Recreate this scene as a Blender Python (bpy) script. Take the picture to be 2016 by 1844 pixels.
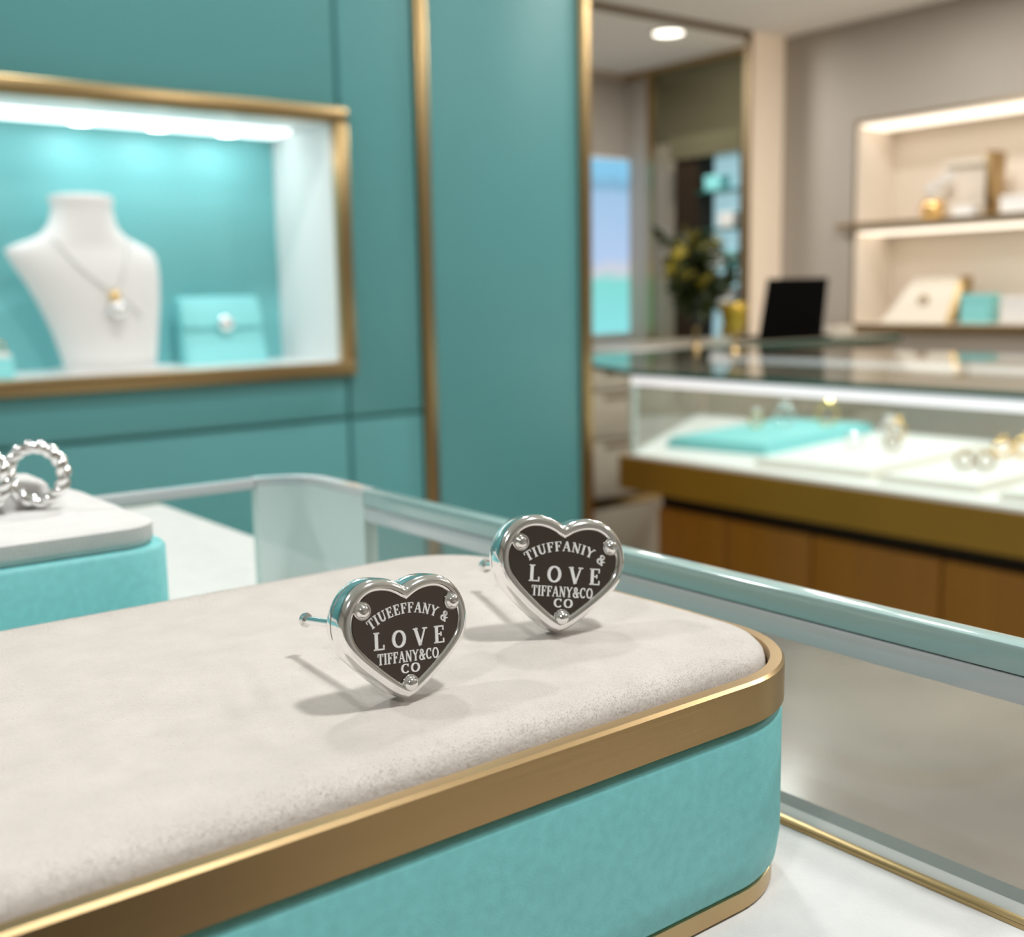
import bpy, bmesh, math, random
import numpy as np
from mathutils import Vector, Matrix
random.seed(7); rng = np.random.default_rng(7)
D = bpy.data; SC = bpy.context.scene; COL = SC.collection
for o in list(D.objects): D.objects.remove(o)

# ------------------------------------------------------------------ camera
FPX = 2228.0
Xc = Vector((0.7877, 0.1068, -0.6068)); Yc = Vector((-0.6159, 0.1075, -0.7805)); Zc = Vector((-0.0181, 0.9885, 0.1505))
cam = D.objects.new('camera', D.cameras.new('camera')); COL.objects.link(cam)
m3 = Matrix((Xc, Yc, Zc)); cam.matrix_world = Matrix.Translation((0, 0, 1.2)) @ m3.normalized().to_4x4()
cam.data.sensor_width = 36; cam.data.lens = FPX / 2016 * 36
cam.data.clip_start = 0.005; cam.data.clip_end = 50
cam.data.dof.use_dof = True; cam.data.dof.focus_distance = 0.108; cam.data.dof.aperture_fstop = 34
SC.camera = cam

# ------------------------------------------------------------------ world and exposure
W = D.worlds.new('world'); SC.world = W; W.use_nodes = True
W.node_tree.nodes['Background'].inputs[0].default_value = (1, .96, .9, 1)
W.node_tree.nodes['Background'].inputs[1].default_value = 0.3
vs = SC.view_settings; vs.view_transform = 'Standard'; vs.look = 'None'; vs.gamma = 1; vs.use_curve_mapping = False
vs.exposure = -0.1

# ------------------------------------------------------------------ lamp positions (every one is a ceiling downlight built below)
CEIL = 2.6
# x, y, power, warmth
DOWNLIGHTS = [(4.636, 4.513, 17, 1), (0.45, -0.30, 19, 0), (-1.2, -0.5, 12, 0), (0.75, 1.15, 13, 0), (-0.9, 1.1, 14, 0),
              (2.2, -0.6, 18, 1), (1.9, 1.0, 4, 1), (3.4, 0.6, 25, 1), (2.75, 1.75, 24, 1), (4.5, 2.9, 14, 1), (3.0, 3.9, 15, 1)]
LAMPCOL = {0: (.985, 1, 1), 1: (1, .975, .935)}

# ------------------------------------------------------------------ materials
def nt(name):
    m = D.materials.new(name); m.use_nodes = True
    return m, m.node_tree.nodes, m.node_tree.links, m.node_tree.nodes['Principled BSDF']
def mat(name, col, rough=.5, metal=0, bump=0, bscale=200, var=0, vscale=20, coat=0, aniso=None, emit=None, es=0, sheen=0, spec=None):
    m, N, L, P = nt(name)
    P.inputs['Base Color'].default_value = (*col, 1); P.inputs['Roughness'].default_value = rough; P.inputs['Metallic'].default_value = metal
    if coat: P.inputs['Coat Weight'].default_value = coat; P.inputs['Coat Roughness'].default_value = .08
    if sheen: P.inputs['Sheen Weight'].default_value = sheen; P.inputs['Sheen Roughness'].default_value = .4
    if spec is not None: P.inputs['Specular IOR Level'].default_value = spec
    if emit: P.inputs['Emission Color'].default_value = (*emit, 1); P.inputs['Emission Strength'].default_value = es
    tc = N.new('ShaderNodeTexCoord'); src = tc.outputs['Object']
    if aniso:
        mp = N.new('ShaderNodeMapping'); mp.inputs['Scale'].default_value = aniso; L.new(src, mp.inputs[0]); src = mp.outputs[0]
    if var:
        n = N.new('ShaderNodeTexNoise'); n.inputs['Scale'].default_value = vscale; n.inputs['Detail'].default_value = 5; L.new(src, n.inputs[0])
        r = N.new('ShaderNodeMapRange'); r.inputs['From Min'].default_value = .3; r.inputs['From Max'].default_value = .7
        r.inputs['To Min'].default_value = 1 - var; r.inputs['To Max'].default_value = 1 + var; L.new(n.outputs[0], r.inputs[0])
        mx = N.new('ShaderNodeVectorMath'); mx.operation = 'SCALE'; mx.inputs[0].default_value = col; L.new(r.outputs[0], mx.inputs['Scale'])
        L.new(mx.outputs[0], P.inputs['Base Color'])
    if bump:
        n = N.new('ShaderNodeTexNoise'); n.inputs['Scale'].default_value = bscale; n.inputs['Detail'].default_value = 4; L.new(src, n.inputs[0])
        b = N.new('ShaderNodeBump'); b.inputs['Strength'].default_value = bump; b.inputs['Distance'].default_value = .6 / bscale
        L.new(n.outputs[0], b.inputs['Height']); L.new(b.outputs[0], P.inputs['Normal'])
    return m
def glass(name, tint, ior=1.45, rough=.0, haze=0, hazecol=(1, 1, 1)):
    m, N, L, P = nt(name)
    N.remove(P); out = N['Material Output']
    t = N.new('ShaderNodeBsdfTransparent'); t.inputs[0].default_value = (*tint, 1)
    g = N.new('ShaderNodeBsdfGlossy'); g.inputs['Roughness'].default_value = rough
    f = N.new('ShaderNodeFresnel'); f.inputs['IOR'].default_value = ior
    ge = N.new('ShaderNodeNewGeometry'); sb = N.new('ShaderNodeMath'); sb.operation = 'SUBTRACT'; sb.inputs[0].default_value = 1; L.new(ge.outputs['Backfacing'], sb.inputs[1])
    mu = N.new('ShaderNodeMath'); mu.operation = 'MULTIPLY'; L.new(f.outputs[0], mu.inputs[0]); L.new(sb.outputs[0], mu.inputs[1])   # thin pane: reflect where the ray enters only
    mx = N.new('ShaderNodeMixShader'); L.new(mu.outputs[0], mx.inputs[0]); L.new(t.outputs[0], mx.inputs[1]); L.new(g.outputs[0], mx.inputs[2])
    last = mx
    if haze:
        d = N.new('ShaderNodeBsdfDiffuse'); d.inputs[0].default_value = (*hazecol, 1)
        m2 = N.new('ShaderNodeMixShader'); m2.inputs[0].default_value = haze; L.new(mx.outputs[0], m2.inputs[1]); L.new(d.outputs[0], m2.inputs[2]); last = m2
    L.new(last.outputs[0], out.inputs[0]); return m
M = {}
M['teal_wall'] = mat('teal_lacquer', (.090, .292, .303), .42, var=.03, vscale=1.5)
M['teal_gap'] = mat('teal_joint', (.05, .2, .195), .7)
M['teal_niche'] = mat('teal_niche_back', (.20, .55, .57), .5)
M['teal_leather'] = mat('teal_leather', (.21, .60, .61), .5, bump=.2, bscale=5000, var=.06, vscale=900)
M['teal_card'] = mat('teal_card', (.27, .72, .74), .5)
M['velvet'] = mat('cream_velvet', (.53, .485, .445), .9, bump=.55, bscale=3800, var=.05, vscale=260, sheen=.3, spec=.1)
M['pile'] = mat('cream_pile', (.57, .525, .485), .9, spec=.1, sheen=.2, var=.05, vscale=300)
_m = M['pile']; _N = _m.node_tree.nodes; _L = _m.node_tree.links
_t = _N.new('ShaderNodeBsdfTranslucent'); _t.inputs[0].default_value = (.60, .555, .515, 1); _x = _N.new('ShaderNodeMixShader'); _x.inputs[0].default_value = .5
_L.new(_N['Principled BSDF'].outputs[0], _x.inputs[1]); _L.new(_t.outputs[0], _x.inputs[2]); _L.new(_x.outputs[0], _N['Material Output'].inputs[0])
M['gold'] = mat('brushed_gold', (.52, .365, .19), .3, 1, bump=.035, bscale=900, aniso=(.06, .06, 1.6), var=.04, vscale=200)
M['gold_plain'] = mat('satin_gold', (.44, .315, .155), .3, 1)
M['gold_wide'] = mat('bronze_gold', (.25, .128, .008), .42, .2, var=.08, vscale=4)
M['gold_bright'] = mat('polished_gold', (.95, .66, .28), .16, 1)
M['silver'] = mat('polished_silver', (.96, .96, .96), .11, 1)
M['silver_soft'] = mat('silver_soft', (.9, .9, .9), .2, 1)
M['plate'] = mat('dark_plate', (.165, .140, .125), .16, 1)
M['letter'] = mat('engraved_silver', (.95, .95, .94), .5, .2)
M['white'] = mat('white_lacquer', (.88, .88, .87), .4)
M['white_cloth'] = mat('white_cloth', (.62, .61, .595), .9, bump=.3, bscale=2500, var=.04, vscale=200, spec=.1)
M['margin'] = mat('pale_grey_sill', (.46, .455, .44), .8, spec=.2)
M['bust'] = mat('white_bust', (.82, .81, .80), .7, bump=.1, bscale=300)
M['cream'] = mat('cream_card', (.80, .74, .64), .6)
M['beige_wall'] = mat('beige_paint', (.42, .378, .33), .75, var=.02, vscale=2)
M['beige_lam'] = mat('beige_laminate', (.55, .47, .38), .45)
M['niche_in'] = mat('niche_paint', (.80, .72, .63), .7)
M['pillar'] = mat('pillar_painted_glow', (.85, .74, .62), .6, emit=(1, .74, .5), es=.22)  # emission stands in for light falling on this cream wall return
M['ceil'] = mat('ceiling_paint', (.92, .90, .87), .8)
M['floor'] = mat('beige_stone_floor', (.74, .69, .62), .3, var=.05, vscale=2)
M['ledge'] = mat('stone_reflection_mottle', (.25, .205, .175), .2, var=.3, vscale=14)  # strong mottling stands in for murky reflections in the low glass
M['wood'] = mat('brown_wood', (.225, .086, .003), .42, var=.12, vscale=3, aniso=(4, 4, .35), bump=.05, bscale=60)
M['backwood'] = mat('walnut_wall', (.47, .44, .41), .5, var=.08, vscale=3, aniso=(4, 4, .3))
M['black'] = mat('black_plastic', (.001, .001, .001), .8, spec=.05)
M['dark'] = mat('dark_bronze', (.022, .013, .006), .6, spec=.2)
M['glass'] = glass('clear_glass', (.955, .98, .972))
M['glass_haze'] = glass('hazy_glass', (.92, .96, .95), haze=.09, hazecol=(.55, .50, .45))
M['frost'] = glass('frosted_glass', (.9, .96, .95), haze=.72, hazecol=(.76, .84, .82))
M['edge'] = mat('glass_edge_teal', (.34, .48, .46), .12, coat=.5)
M['edge_dark'] = mat('glass_edge_green', (.012, .10, .082), .2)
M['edge_pale'] = mat('glass_bevel', (.52, .54, .55), .12, coat=.6)
M['led'] = mat('led_strip_cool', (1, 1, 1), .5, emit=(.88, .98, 1), es=2.1)
M['led_warm'] = mat('led_strip_warm', (1, 1, 1), .5, emit=(1, .87, .70), es=1.6)
M['led_case'] = mat('led_strip_case', (1, 1, 1), .5, emit=(.95, .95, 1), es=.7)
M['mirror_olive'] = mat('olive_tinted_panel', (.16, .15, .09), .15, .5)
M['cab_top'] = mat('cabinet_top', (.28, .24, .17), .3)
M['vase_dark'] = mat('vase_dark_green', (.006, .010, .003), .2)
M['reflection_helper'] = mat('dark_reflection_sheet', (.045, .026, .012), .95, var=.2, vscale=40)
M['gold_dull'] = mat('dull_gold', (.20, .145, .08), .75, spec=.2)
M['spot'] = mat('spot_lens', (1, 1, 1), .5, emit=(1, 1, 1), es=9)
M['lens'] = mat('downlight_lens', (1, 1, 1), .5, emit=(1, .93, .8), es=5)
M['leaf'] = mat('leaf_green', (.032, .045, .007), .5, var=.3, vscale=8)
M['petal'] = mat('petal_yellow', (.30, .23, .012), .6)
M['stem'] = mat('stem_green', (.05, .06, .015), .6)
M['vase_glass'] = glass('vase_glass', (.80, .76, .60), haze=.25, hazecol=(.35, .3, .12))
M['amber'] = mat('amber_gold', (.36, .23, .02), .35, .5)
M['crystal'] = mat('crystal', (.85, .83, .80), .1, coat=.5)

# ------------------------------------------------------------------ helpers
WL = {}
def link(o, parent=None, world=Vector((0, 0, 0))):
    COL.objects.link(o); world = Vector(world); WL[o.name] = world
    if parent:
        o.parent = parent; o.location = world - WL[parent.name]
    else: o.location = world
    return o
def tag(o, label=None, cat=None, group=None, kind=None):
    if label: o['label'] = label
    if cat: o['category'] = cat
    if group: o['group'] = group
    if kind: o['kind'] = kind
    return o
def thing(name, loc, label, cat, group=None):
    return tag(link(D.objects.new(name, None), None, loc), label, cat, group)
def mk(name, V, F, m, parent=None, smooth=False, autos=None):
    V = np.asarray(V, float); c = (V.min(0) + V.max(0)) / 2; c[2] = V[:, 2].min()
    me = D.meshes.new(name); me.from_pydata((V - c).tolist(), [], [list(map(int, f)) for f in F]); me.validate()
    bm = bmesh.new(); bm.from_mesh(me); bmesh.ops.recalc_face_normals(bm, faces=bm.faces); bm.to_mesh(me); bm.free()
    me.materials.append(M[m])
    if smooth or autos:
        me.polygons.foreach_set('use_smooth', [True] * len(me.polygons))
        if autos: me.set_sharp_from_angle(angle=math.radians(autos))
    return link(D.objects.new(name, me), parent, c)
class B:
    """collects geometry for ONE mesh"""
    def __init__(s): s.V = []; s.F = []
    def add(s, V, F):
        n = len(s.V); s.V += [tuple(v) for v in V]; s.F += [[i + n for i in f] for f in F]; return s
    def box(s, x0, x1, y0, y1, z0, z1, bev=0):
        bm = bmesh.new(); bmesh.ops.create_cube(bm, size=1)
        for v in bm.verts: v.co = Vector(((x0 + x1) / 2 + v.co.x * (x1 - x0), (y0 + y1) / 2 + v.co.y * (y1 - y0), (z0 + z1) / 2 + v.co.z * (z1 - z0)))
        if bev: bmesh.ops.bevel(bm, geom=bm.edges[:], offset=bev, segments=2, affect='EDGES', profile=.5)
        bm.verts.index_update(); s.add([v.co for v in bm.verts], [[v.index for v in f.verts] for f in bm.faces]); bm.free(); return s
    def prism(s, poly, z0, z1):
        n = len(poly); V = [(x, y, z0) for x, y in poly] + [(x, y, z1) for x, y in poly]
        F = [list(range(n))[::-1], list(range(n, 2 * n))] + [[i, (i + 1) % n, n + (i + 1) % n, n + i] for i in range(n)]
        return s.add(V, F)
    def lathe(s, prof, c, seg=24, cap=True):
        V = []; F = []; k = len(prof)
        for i in range(seg):
            a = 2 * math.pi * i / seg
            for r, z in prof: V.append((c[0] + r * math.cos(a), c[1] + r * math.sin(a), c[2] + z))
        for i in range(seg):
            j = (i + 1) % seg
            for t in range(k - 1): F.append([i * k + t, j * k + t, j * k + t + 1, i * k + t + 1])
        if cap: F.append([i * k for i in range(seg)]); F.append([i * k + k - 1 for i in range(seg)])
        return s.add(V, F)
    def tube(s, pts, r, seg=8, closed=False, cap=True):
        pts = [Vector(p) for p in pts]; n = len(pts); rs = r if isinstance(r, (list, tuple)) else [r] * n
        V = []; F = []; up = None
        for i, p in enumerate(pts):
            a = pts[i - 1] if (i or closed) else p; b = pts[(i + 1) % n] if (i < n - 1 or closed) else p
            t = (b - a).normalized()
            if up is None: up = t.orthogonal().normalized()
            up = (up - t * up.dot(t)).normalized(); w = t.cross(up)
            for k in range(seg):
                q = 2 * math.pi * k / seg; V.append(p + up * (rs[i] * math.cos(q)) + w * (rs[i] * math.sin(q)))
        for i in range(n if closed else n - 1):
            j = (i + 1) % n
            for k in range(seg): F.append([i * seg + k, i * seg + (k + 1) % seg, j * seg + (k + 1) % seg, j * seg + k])
        if cap and not closed: F.append(list(range(seg))[::-1]); F.append([(n - 1) * seg + k for k in range(seg)])
        return s.add(V, F)
    def ball(s, c, r, seg=12, sq=1.0):
        prof = [(r * math.sin(math.pi * k / 8) + (1e-6 if k in (0, 8) else 0), -r * sq * math.cos(math.pi * k / 8)) for k in range(9)]
        return s.lathe(prof, c, seg)
    def mk(s, name, m, parent=None, smooth=False, autos=None): return mk(name, s.V, s.F, m, parent, smooth, autos)
def box(name, x0, x1, y0, y1, z0, z1, m, parent=None, bev=0): return B().box(x0, x1, y0, y1, z0, z1, bev).mk(name, m, parent, autos=40 if bev else None)
def struct(o): o['kind'] = 'structure'; return o

# ------------------------------------------------------------------ room shell
RX = 5.305; YP = 4.264; YF = 5.554; YW = 2.0; LX = -2.6; BY = -2.8
struct(box('floor', LX - .1, RX + .5, BY - .1, YF + .1, -.1, 0, 'floor'))
struct(box('ceiling', LX - .1, RX + .5, BY - .1, YF + .1, CEIL, CEIL + .1, 'ceil'))
struct(box('wall_back', LX - .1, RX + .5, BY - .1, BY, 0, CEIL, 'backwood'))
struct(box('wall_side', LX - .1, LX, BY, YF, 0, CEIL, 'beige_wall'))
struct(box('wall_far', LX, RX + .5, YF, YF + .1, 0, CEIL, 'beige_wall'))
# teal wall: dark backing around the display niche, panels stand proud of it
NX0, NX1, NZ0, NZ1 = .20, 1.122, 1.076, 1.538          # niche opening
b = B()
b.box(LX, NX0 - .012, YW + .012, YW + .3, 0, CEIL).box(NX1 + .012, 1.766, YW + .012, YW + .3, 0, CEIL)
b.box(NX0 - .012, NX1 + .012, YW + .012, YW + .3, 0, NZ0 - .012).box(NX0 - .012, NX1 + .012, YW + .012, YW + .3, NZ1 + .012, CEIL)
wl = struct(b.mk('wall_left', 'teal_gap'))
g = .0042
SZ = .962
def panel(x0, x1, z0, z1):
    box('panel', x0 + g, x1 - g, YW, YW + .012, z0 + g, z1 - g, 'teal_wall', wl, .0015)
for x0, x1 in ((LX, -1.5), (-1.5, -.62)): panel(x0, x1, .08, SZ); panel(x0, x1, SZ, CEIL)
panel(-.62, .172, .08, SZ); panel(-.62, .172, SZ, CEIL)
panel(.172, 1.142, .08, SZ); panel(.172, 1.142, SZ, 1.054); panel(.172, 1.142, 1.562, CEIL)
panel(1.142, 1.322, .08, SZ); panel(1.142, 1.322, SZ, CEIL)
panel(1.352, 1.766, .08, CEIL)
struct(box('baseboard_left', LX, 1.766, YW - .004, YW + .012, 0, .08, 'teal_gap'))
struct(box('trim_1', 1.323, 1.351, YW - .008, YW + .012, 0, CEIL, 'gold_plain', None, .002))
struct(box('trim_2', 1.767, 1.797, YW - .008, YW + .3, 0, CEIL, 'gold_plain', None, .002))
# right wall with a lit niche in two bays
NY0, NY1, RZ0, RZ1 = 1.35, 3.765, 1.012, 2.075
b = B(); ND = .34
b.box(RX, RX + .5, BY, NY0, 0, CEIL).box(RX, RX + .5, NY1, YF, 0, CEIL)
b.box(RX, RX + .5, NY0, NY1, 0, RZ0).box(RX, RX + .5, NY0, NY1, RZ1, CEIL).box(RX + ND, RX + .5, NY0, NY1, RZ0, RZ1)
wr = struct(b.mk('wall_right', 'beige_wall'))
lin = B()
lin.box(RX - .004, RX + ND, NY1 - .012, NY1, RZ0, RZ1).box(RX - .004, RX + ND, NY0, NY0 + .012, RZ0, RZ1).box(RX + ND - .012, RX + ND, NY0, NY1, RZ0, RZ1)
lin.box(RX - .004, RX + ND, NY0, NY1, RZ1 - .012, RZ1).box(RX - .004, RX + ND, NY0, NY1, RZ0, RZ0 + .012)
lin.mk('niche_lining', 'niche_in', wr)
box('niche_sill', RX - .05, RX - .004, NY0, NY1 + .12, RZ0 - .03, RZ0 + .006, 'gold_plain', wr, .002)
sh = box('niche_shelf', RX - .02, RX + ND - .012, NY0 + .012, NY1 - .012, 1.505, 1.548, 'niche_in', wr, .002)
box('shelf_edge', RX - .045, RX - .02, NY0, NY1 + .10, 1.532, 1.552, 'gold_plain', wr, .002)
box('light_strip', RX + .01, RX + .24, NY0 + .02, NY1 - .02, RZ1 - .024, RZ1 - .0125, 'led_warm', wr)
box('light_strip', RX + .00, RX + .22, NY0 + .02, NY1 - .02, 1.494, 1.5045, 'led_warm', wr)
for dz0, dz1 in ((RZ1, RZ1 + .012),): box('niche_top_trim', RX - .008, RX, NY0, NY1 + .012, dz0, dz1, 'gold_plain', wr)
box('niche_side_trim', RX - .008, RX, NY1, NY1 + .012, RZ0 + .006, RZ1, 'gold_plain', wr)
box('wall_panel', RX - .012, RX, 4.31, 5.275, 2.13, CEIL - .036, 'mirror_olive', wr)
box('wall_panel', RX - .012, RX, 4.96, 5.275, 0, 2.126, 'cab_top', wr)
# return pillar (lit look put in as emission), slim post and header where the passage opens
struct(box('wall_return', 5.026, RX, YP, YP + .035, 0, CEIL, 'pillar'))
struct(box('trim_3', 5.008, 5.025, YP - .01, YP + .036, 0, CEIL, 'gold_dull', None, .003))
struct(box('trim_4', 1.80, 5.012, YP - .01, YP + .05, CEIL - .022, CEIL, 'gold_dull', None, .003))
struct(box('trim_5', 1.80, RX, YF - .02, YF, CEIL - .035, CEIL, 'beige_lam'))
struct(box('trim_6', RX - .02, RX, YP + .035, YF - .02, CEIL - .035, CEIL, 'gold_plain'))
struct(box('trim_7', RX - .02, RX, 5.28, 5.33, 0, CEIL - .035, 'gold_plain'))

# ------------------------------------------------------------------ ceiling downlights
dl_lab = ['round glowing downlight in the ceiling of the passage beyond the gilt post', 'ceiling downlight above the earrings on the cream tray', 'ceiling downlight behind the viewer on the left',
          'ceiling downlight in front of the lit wall window', 'ceiling downlight left of the lit wall window', 'ceiling downlight behind the viewer on the right', 'ceiling downlight before the gold-edged end of the teal wall',
          'ceiling downlight above the near end of the glass showcase', 'ceiling downlight above the far glass showcase', 'ceiling downlight in front of the right wall niche', 'ceiling downlight above the drawer cabinet']
for i, (x, y, p, w) in enumerate(DOWNLIGHTS):
    t = thing('downlight', (x, y, CEIL - .012), dl_lab[i], 'ceiling light', 'ceiling downlights')
    B().lathe([(.082, 0), (.105, 0), (.108, .004), (.108, .012), (.082, .012)], (x, y, CEIL - .012), 32, False).mk('trim_ring', 'white', t, autos=40)
    B().lathe([(.0001, .004), (.08, .004), (.08, .012), (.0001, .012)], (x, y, CEIL - .012), 32, False).mk('lens', 'lens', t)
    ld = D.lights.new('downlight_lamp', 'AREA'); ld.shape = 'DISK'; ld.size = .17; ld.energy = p; ld.color = LAMPCOL[w]
    lo = D.objects.new('downlight_lamp', ld); link(lo, t, (x, y, CEIL - .02))

tag(box('reflection_sheet', -1.9, .95, -2.6, -.35, .0005, .012, 'reflection_helper', None, .003), 'added dark sheet on the unseen floor, darkening the gold rim reflection', 'reflection_helper')  # added out of view to darken the left end of the rim's reflection
# ------------------------------------------------------------------ lit wall display niche on the left
t = thing('wall_display', ((NX0 + NX1) / 2, YW, 1.052), 'gold-framed lit display window set into the teal wall', 'display case')
NB = 2.245
box('back_panel', NX0, NX1, NB, NB + .01, NZ0, NZ1, 'teal_niche', t)
box('side_panel', NX1, NX1 + .01, YW, NB + .01, NZ0 - .01, NZ1 + .01, 'white', t)
box('side_panel', NX0 - .01, NX0, YW, NB + .01, NZ0 - .01, NZ1 + .01, 'white', t)
box('niche_floor', NX0, NX1, YW, NB + .01, NZ0 - .01, NZ0, 'white', t)
box('niche_top', NX0, NX1, YW, NB + .01, NZ1, NZ1 + .01, 'white', t)
# frame
fw = .03; FY0, FY1 = YW - .018, YW + .0
for a in ((NX0 - .032, NX1 + .032, NZ1 - .002, NZ1 + .028), (NX0 - .032, NX1 + .032, NZ0 - .026, NZ0 + .002)):
    box('frame_rail', a[0], a[1], FY0, FY1 - .0002, a[2], a[3], 'gold_plain', t, .003)
for a in ((NX1 + .002, NX1 + .032), (NX0 - .032, NX0 - .002)):
    box('frame_stile', a[0], a[1], FY0, FY1 - .0002, NZ0 + .002, NZ1 - .002, 'gold_plain', t, .003)
ls = box('light_strip', NX0 + .01, NX1 - .02, YW + .125, YW + .205, NZ1 - .008, NZ1 - .0005, 'led', t)
for x in (.46, .70, .845, .985):
    B().lathe([(.0001, 0), (.018, 0), (.020, .004), (.0001, .004)], (x, YW + .165, NZ1 - .0125), 20, False).mk('spot_lamp', 'spot', t)
    sl_ = D.lights.new('niche_lamp', 'AREA'); sl_.shape = 'DISK'; sl_.size = .034; sl_.energy = .13; sl_.color = (.93, 1, 1); link(D.objects.new('niche_lamp', sl_), t, (x, YW + .165, NZ1 - .0135))

# bust
def loft(sl, seg=36, ex=2.0):
    V = []; F = []
    for z, xl, xr, yc, d in sl:
        cx = (xl + xr) / 2; hw = (xr - xl) / 2
        for k in range(seg):
            a = 2 * math.pi * k / seg; c, s_ = math.cos(a), math.sin(a)
            V.append((cx + hw * math.copysign(abs(c) ** (2 / ex), c), yc + d * math.copysign(abs(s_) ** (2 / ex), s_), z))
    for i in range(len(sl) - 1):
        for k in range(seg): F.append([i * seg + k, i * seg + (k + 1) % seg, (i + 1) * seg + (k + 1) % seg, (i + 1) * seg + k])
    F.append(list(range(seg))[::-1]); F.append([(len(sl) - 1) * seg + k for k in range(seg)])
    return V, F
BYc = 2.13
sl = [(1.0765, .630, .795, BYc, .045), (1.10, .626, .800, BYc, .047), (1.15, .612, .806, BYc, .05), (1.20, .592, .812, BYc, .054), (1.24, .572, .814, BYc, .055),
      (1.27, .553, .813, BYc, .052), (1.285, .545, .810, BYc, .047), (1.297, .542, .802, BYc, .043), (1.306, .560, .785, BYc, .042), (1.316, .588, .765, BYc, .042),
      (1.326, .606, .750, BYc, .042), (1.34, .618, .740, BYc, .042), (1.36, .625, .735, BYc, .042), (1.375, .627, .733, BYc, .042), (1.385, .622, .737, BYc, .045), (1.392, .625, .735, BYc, .044), (1.395, .637, .722, BYc, .036)]
V, F = loft(sl); t = thing('necklace_bust', (.71, BYc, 1.0765), 'white necklace bust with a flat neck standing in the lit window', 'bust')
mk('bust_form', V, F, 'bust', t, True)
box('foot', .622, .803, BYc - .055, BYc + .05, 1.0762, 1.082, 'bust', t, .002)
def bust_front(x, z):
    for (a, b_) in zip(sl[:-1], sl[1:]):
        if a[0] <= z <= b_[0]:
            u = (z - a[0]) / (b_[0] - a[0]); xl = a[1] + u * (b_[1] - a[1]); xr = a[2] + u * (b_[2] - a[2]); d = a[4] + u * (b_[4] - a[4])
            q = min(.999, abs((x - (xl + xr) / 2) / ((xr - xl) / 2))); return BYc - d * math.sqrt(1 - q * q)
    return BYc
t = thing('necklace', (.708, BYc - .06, 1.19), 'fine silver chain necklace with a gold and a silver bead on the white bust', 'necklace')
pts = []
for x0, z0, x1, z1 in ((.612, 1.318, .704, 1.222), (.750, 1.318, .712, 1.222)):
    for k in range(54):
        u = k / 33; x = x0 + (x1 - x0) * u; z = z0 + (z1 - z0) * u - .012 * math.sin(u * math.pi); pts.append((x, bust_front(x, z) - .002, z))
b = B()
for p in pts: b.ball(p, .0024, 6)
tag(b.mk('chain', 'silver_soft', t, True), kind='stuff')
B().ball((.708, bust_front(.708, 1.213) - .008, 1.213), .0105, 16).mk('gold_bead', 'gold_bright', t, True)
B().ball((.711, bust_front(.711, 1.19) - .012, 1.190), .0155, 16).mk('silver_bead', 'silver', t, True)
# teal pouch-box with round clasp
t = thing('gift_pouch', (.955, 2.19, 1.0765), 'square teal gift pouch with a round silver clasp beside the bust', 'gift box')
b = B(); b.add(*loft([(1.0765, .868, 1.045, 2.175, .03), (1.13, .870, 1.043, 2.185, .024), (1.195, .872, 1.038, 2.195, .016), (1.205, .876, 1.034, 2.197, .012)], 32, 7)); b.mk('pouch_body', 'teal_card', t, autos=40)
fl = B(); fl.add(*loft([(1.150, .869, 1.042, 2.180, .023), (1.180, .869, 1.041, 2.186, .0228), (1.207, .871, 1.039, 2.194, .019), (1.210, .874, 1.036, 2.196, .014)], 32, 7)); fl.mk('pouch_flap', 'teal_card', t, autos=40)
cl = B().lathe([(.0001, -.008), (.010, -.007), (.0155, -.003), (.017, .002), (.013, .004)], (0, 0, 0), 24)
cl.V = [(.955 + x, 2.150 + z, 1.156 + y) for x, y, z in cl.V]; cl.mk('clasp', 'silver', t, True)
# small ring box at the left
t = thing('ring_box', (.525, 2.06, 1.0765), 'small pale teal ring box at the left edge of the lit window', 'ring box')
box('box_body', .465, .520, 2.04, 2.10, 1.0765, 1.112, 'teal_card', t, .003)
box('box_cushion', .468, .517, 2.043, 2.097, 1.112, 1.12, 'white', t, .003)
q = B(); q.tube([(.500 + .011 * math.cos(a), 2.06, 1.128 + .011 * math.sin(a)) for a in np.linspace(0, 2 * math.pi, 24, endpoint=False)], .002, 6, True)
tag(q.mk('finger_ring', 'gold_bright', None, True), 'small ring standing in the pale teal box at the window edge', 'ring')

# ------------------------------------------------------------------ foreground counter: stone ledge, white cloth deck, low glass screen
ZF = 1.1375; GX = .1085; GY = .213; GT = 1.164
t = thing('display_counter', (.0, .0, 0), 'counter in front with a white cloth deck behind a low glass screen', 'counter')
box('cabinet_body', -.70, .27, .06, .34, 0, 1.075, 'beige_lam', t, .004)
box('stone_top', -.72, .292, .045, .362, 1.075, 1.095, 'ledge', t, .002)
B().prism([(-.68, .048), (GX + .0028, .048), (GX + .0028, GY + .0035), (.128, GY + .0035), (.128, .345), (-.68, .345)], 1.095, ZF - .001).mk('deck_block', 'margin', t)
box('deck_cloth', -.675, .1022, .049, .340, ZF - .001, ZF, 'white_cloth', t)
box('deck_cloth', .1022, .1275, GY + .0042, .344, ZF - .001, ZF, 'white_cloth', t)
box('gold_strip', .1022, .1037, .049, GY - .002, ZF - .001, ZF + .0006, 'gold_plain', t, .0002)
box('gold_strip', -.675, .128, .3451, .3470, ZF - .004, ZF, 'gold_plain', t)
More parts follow.
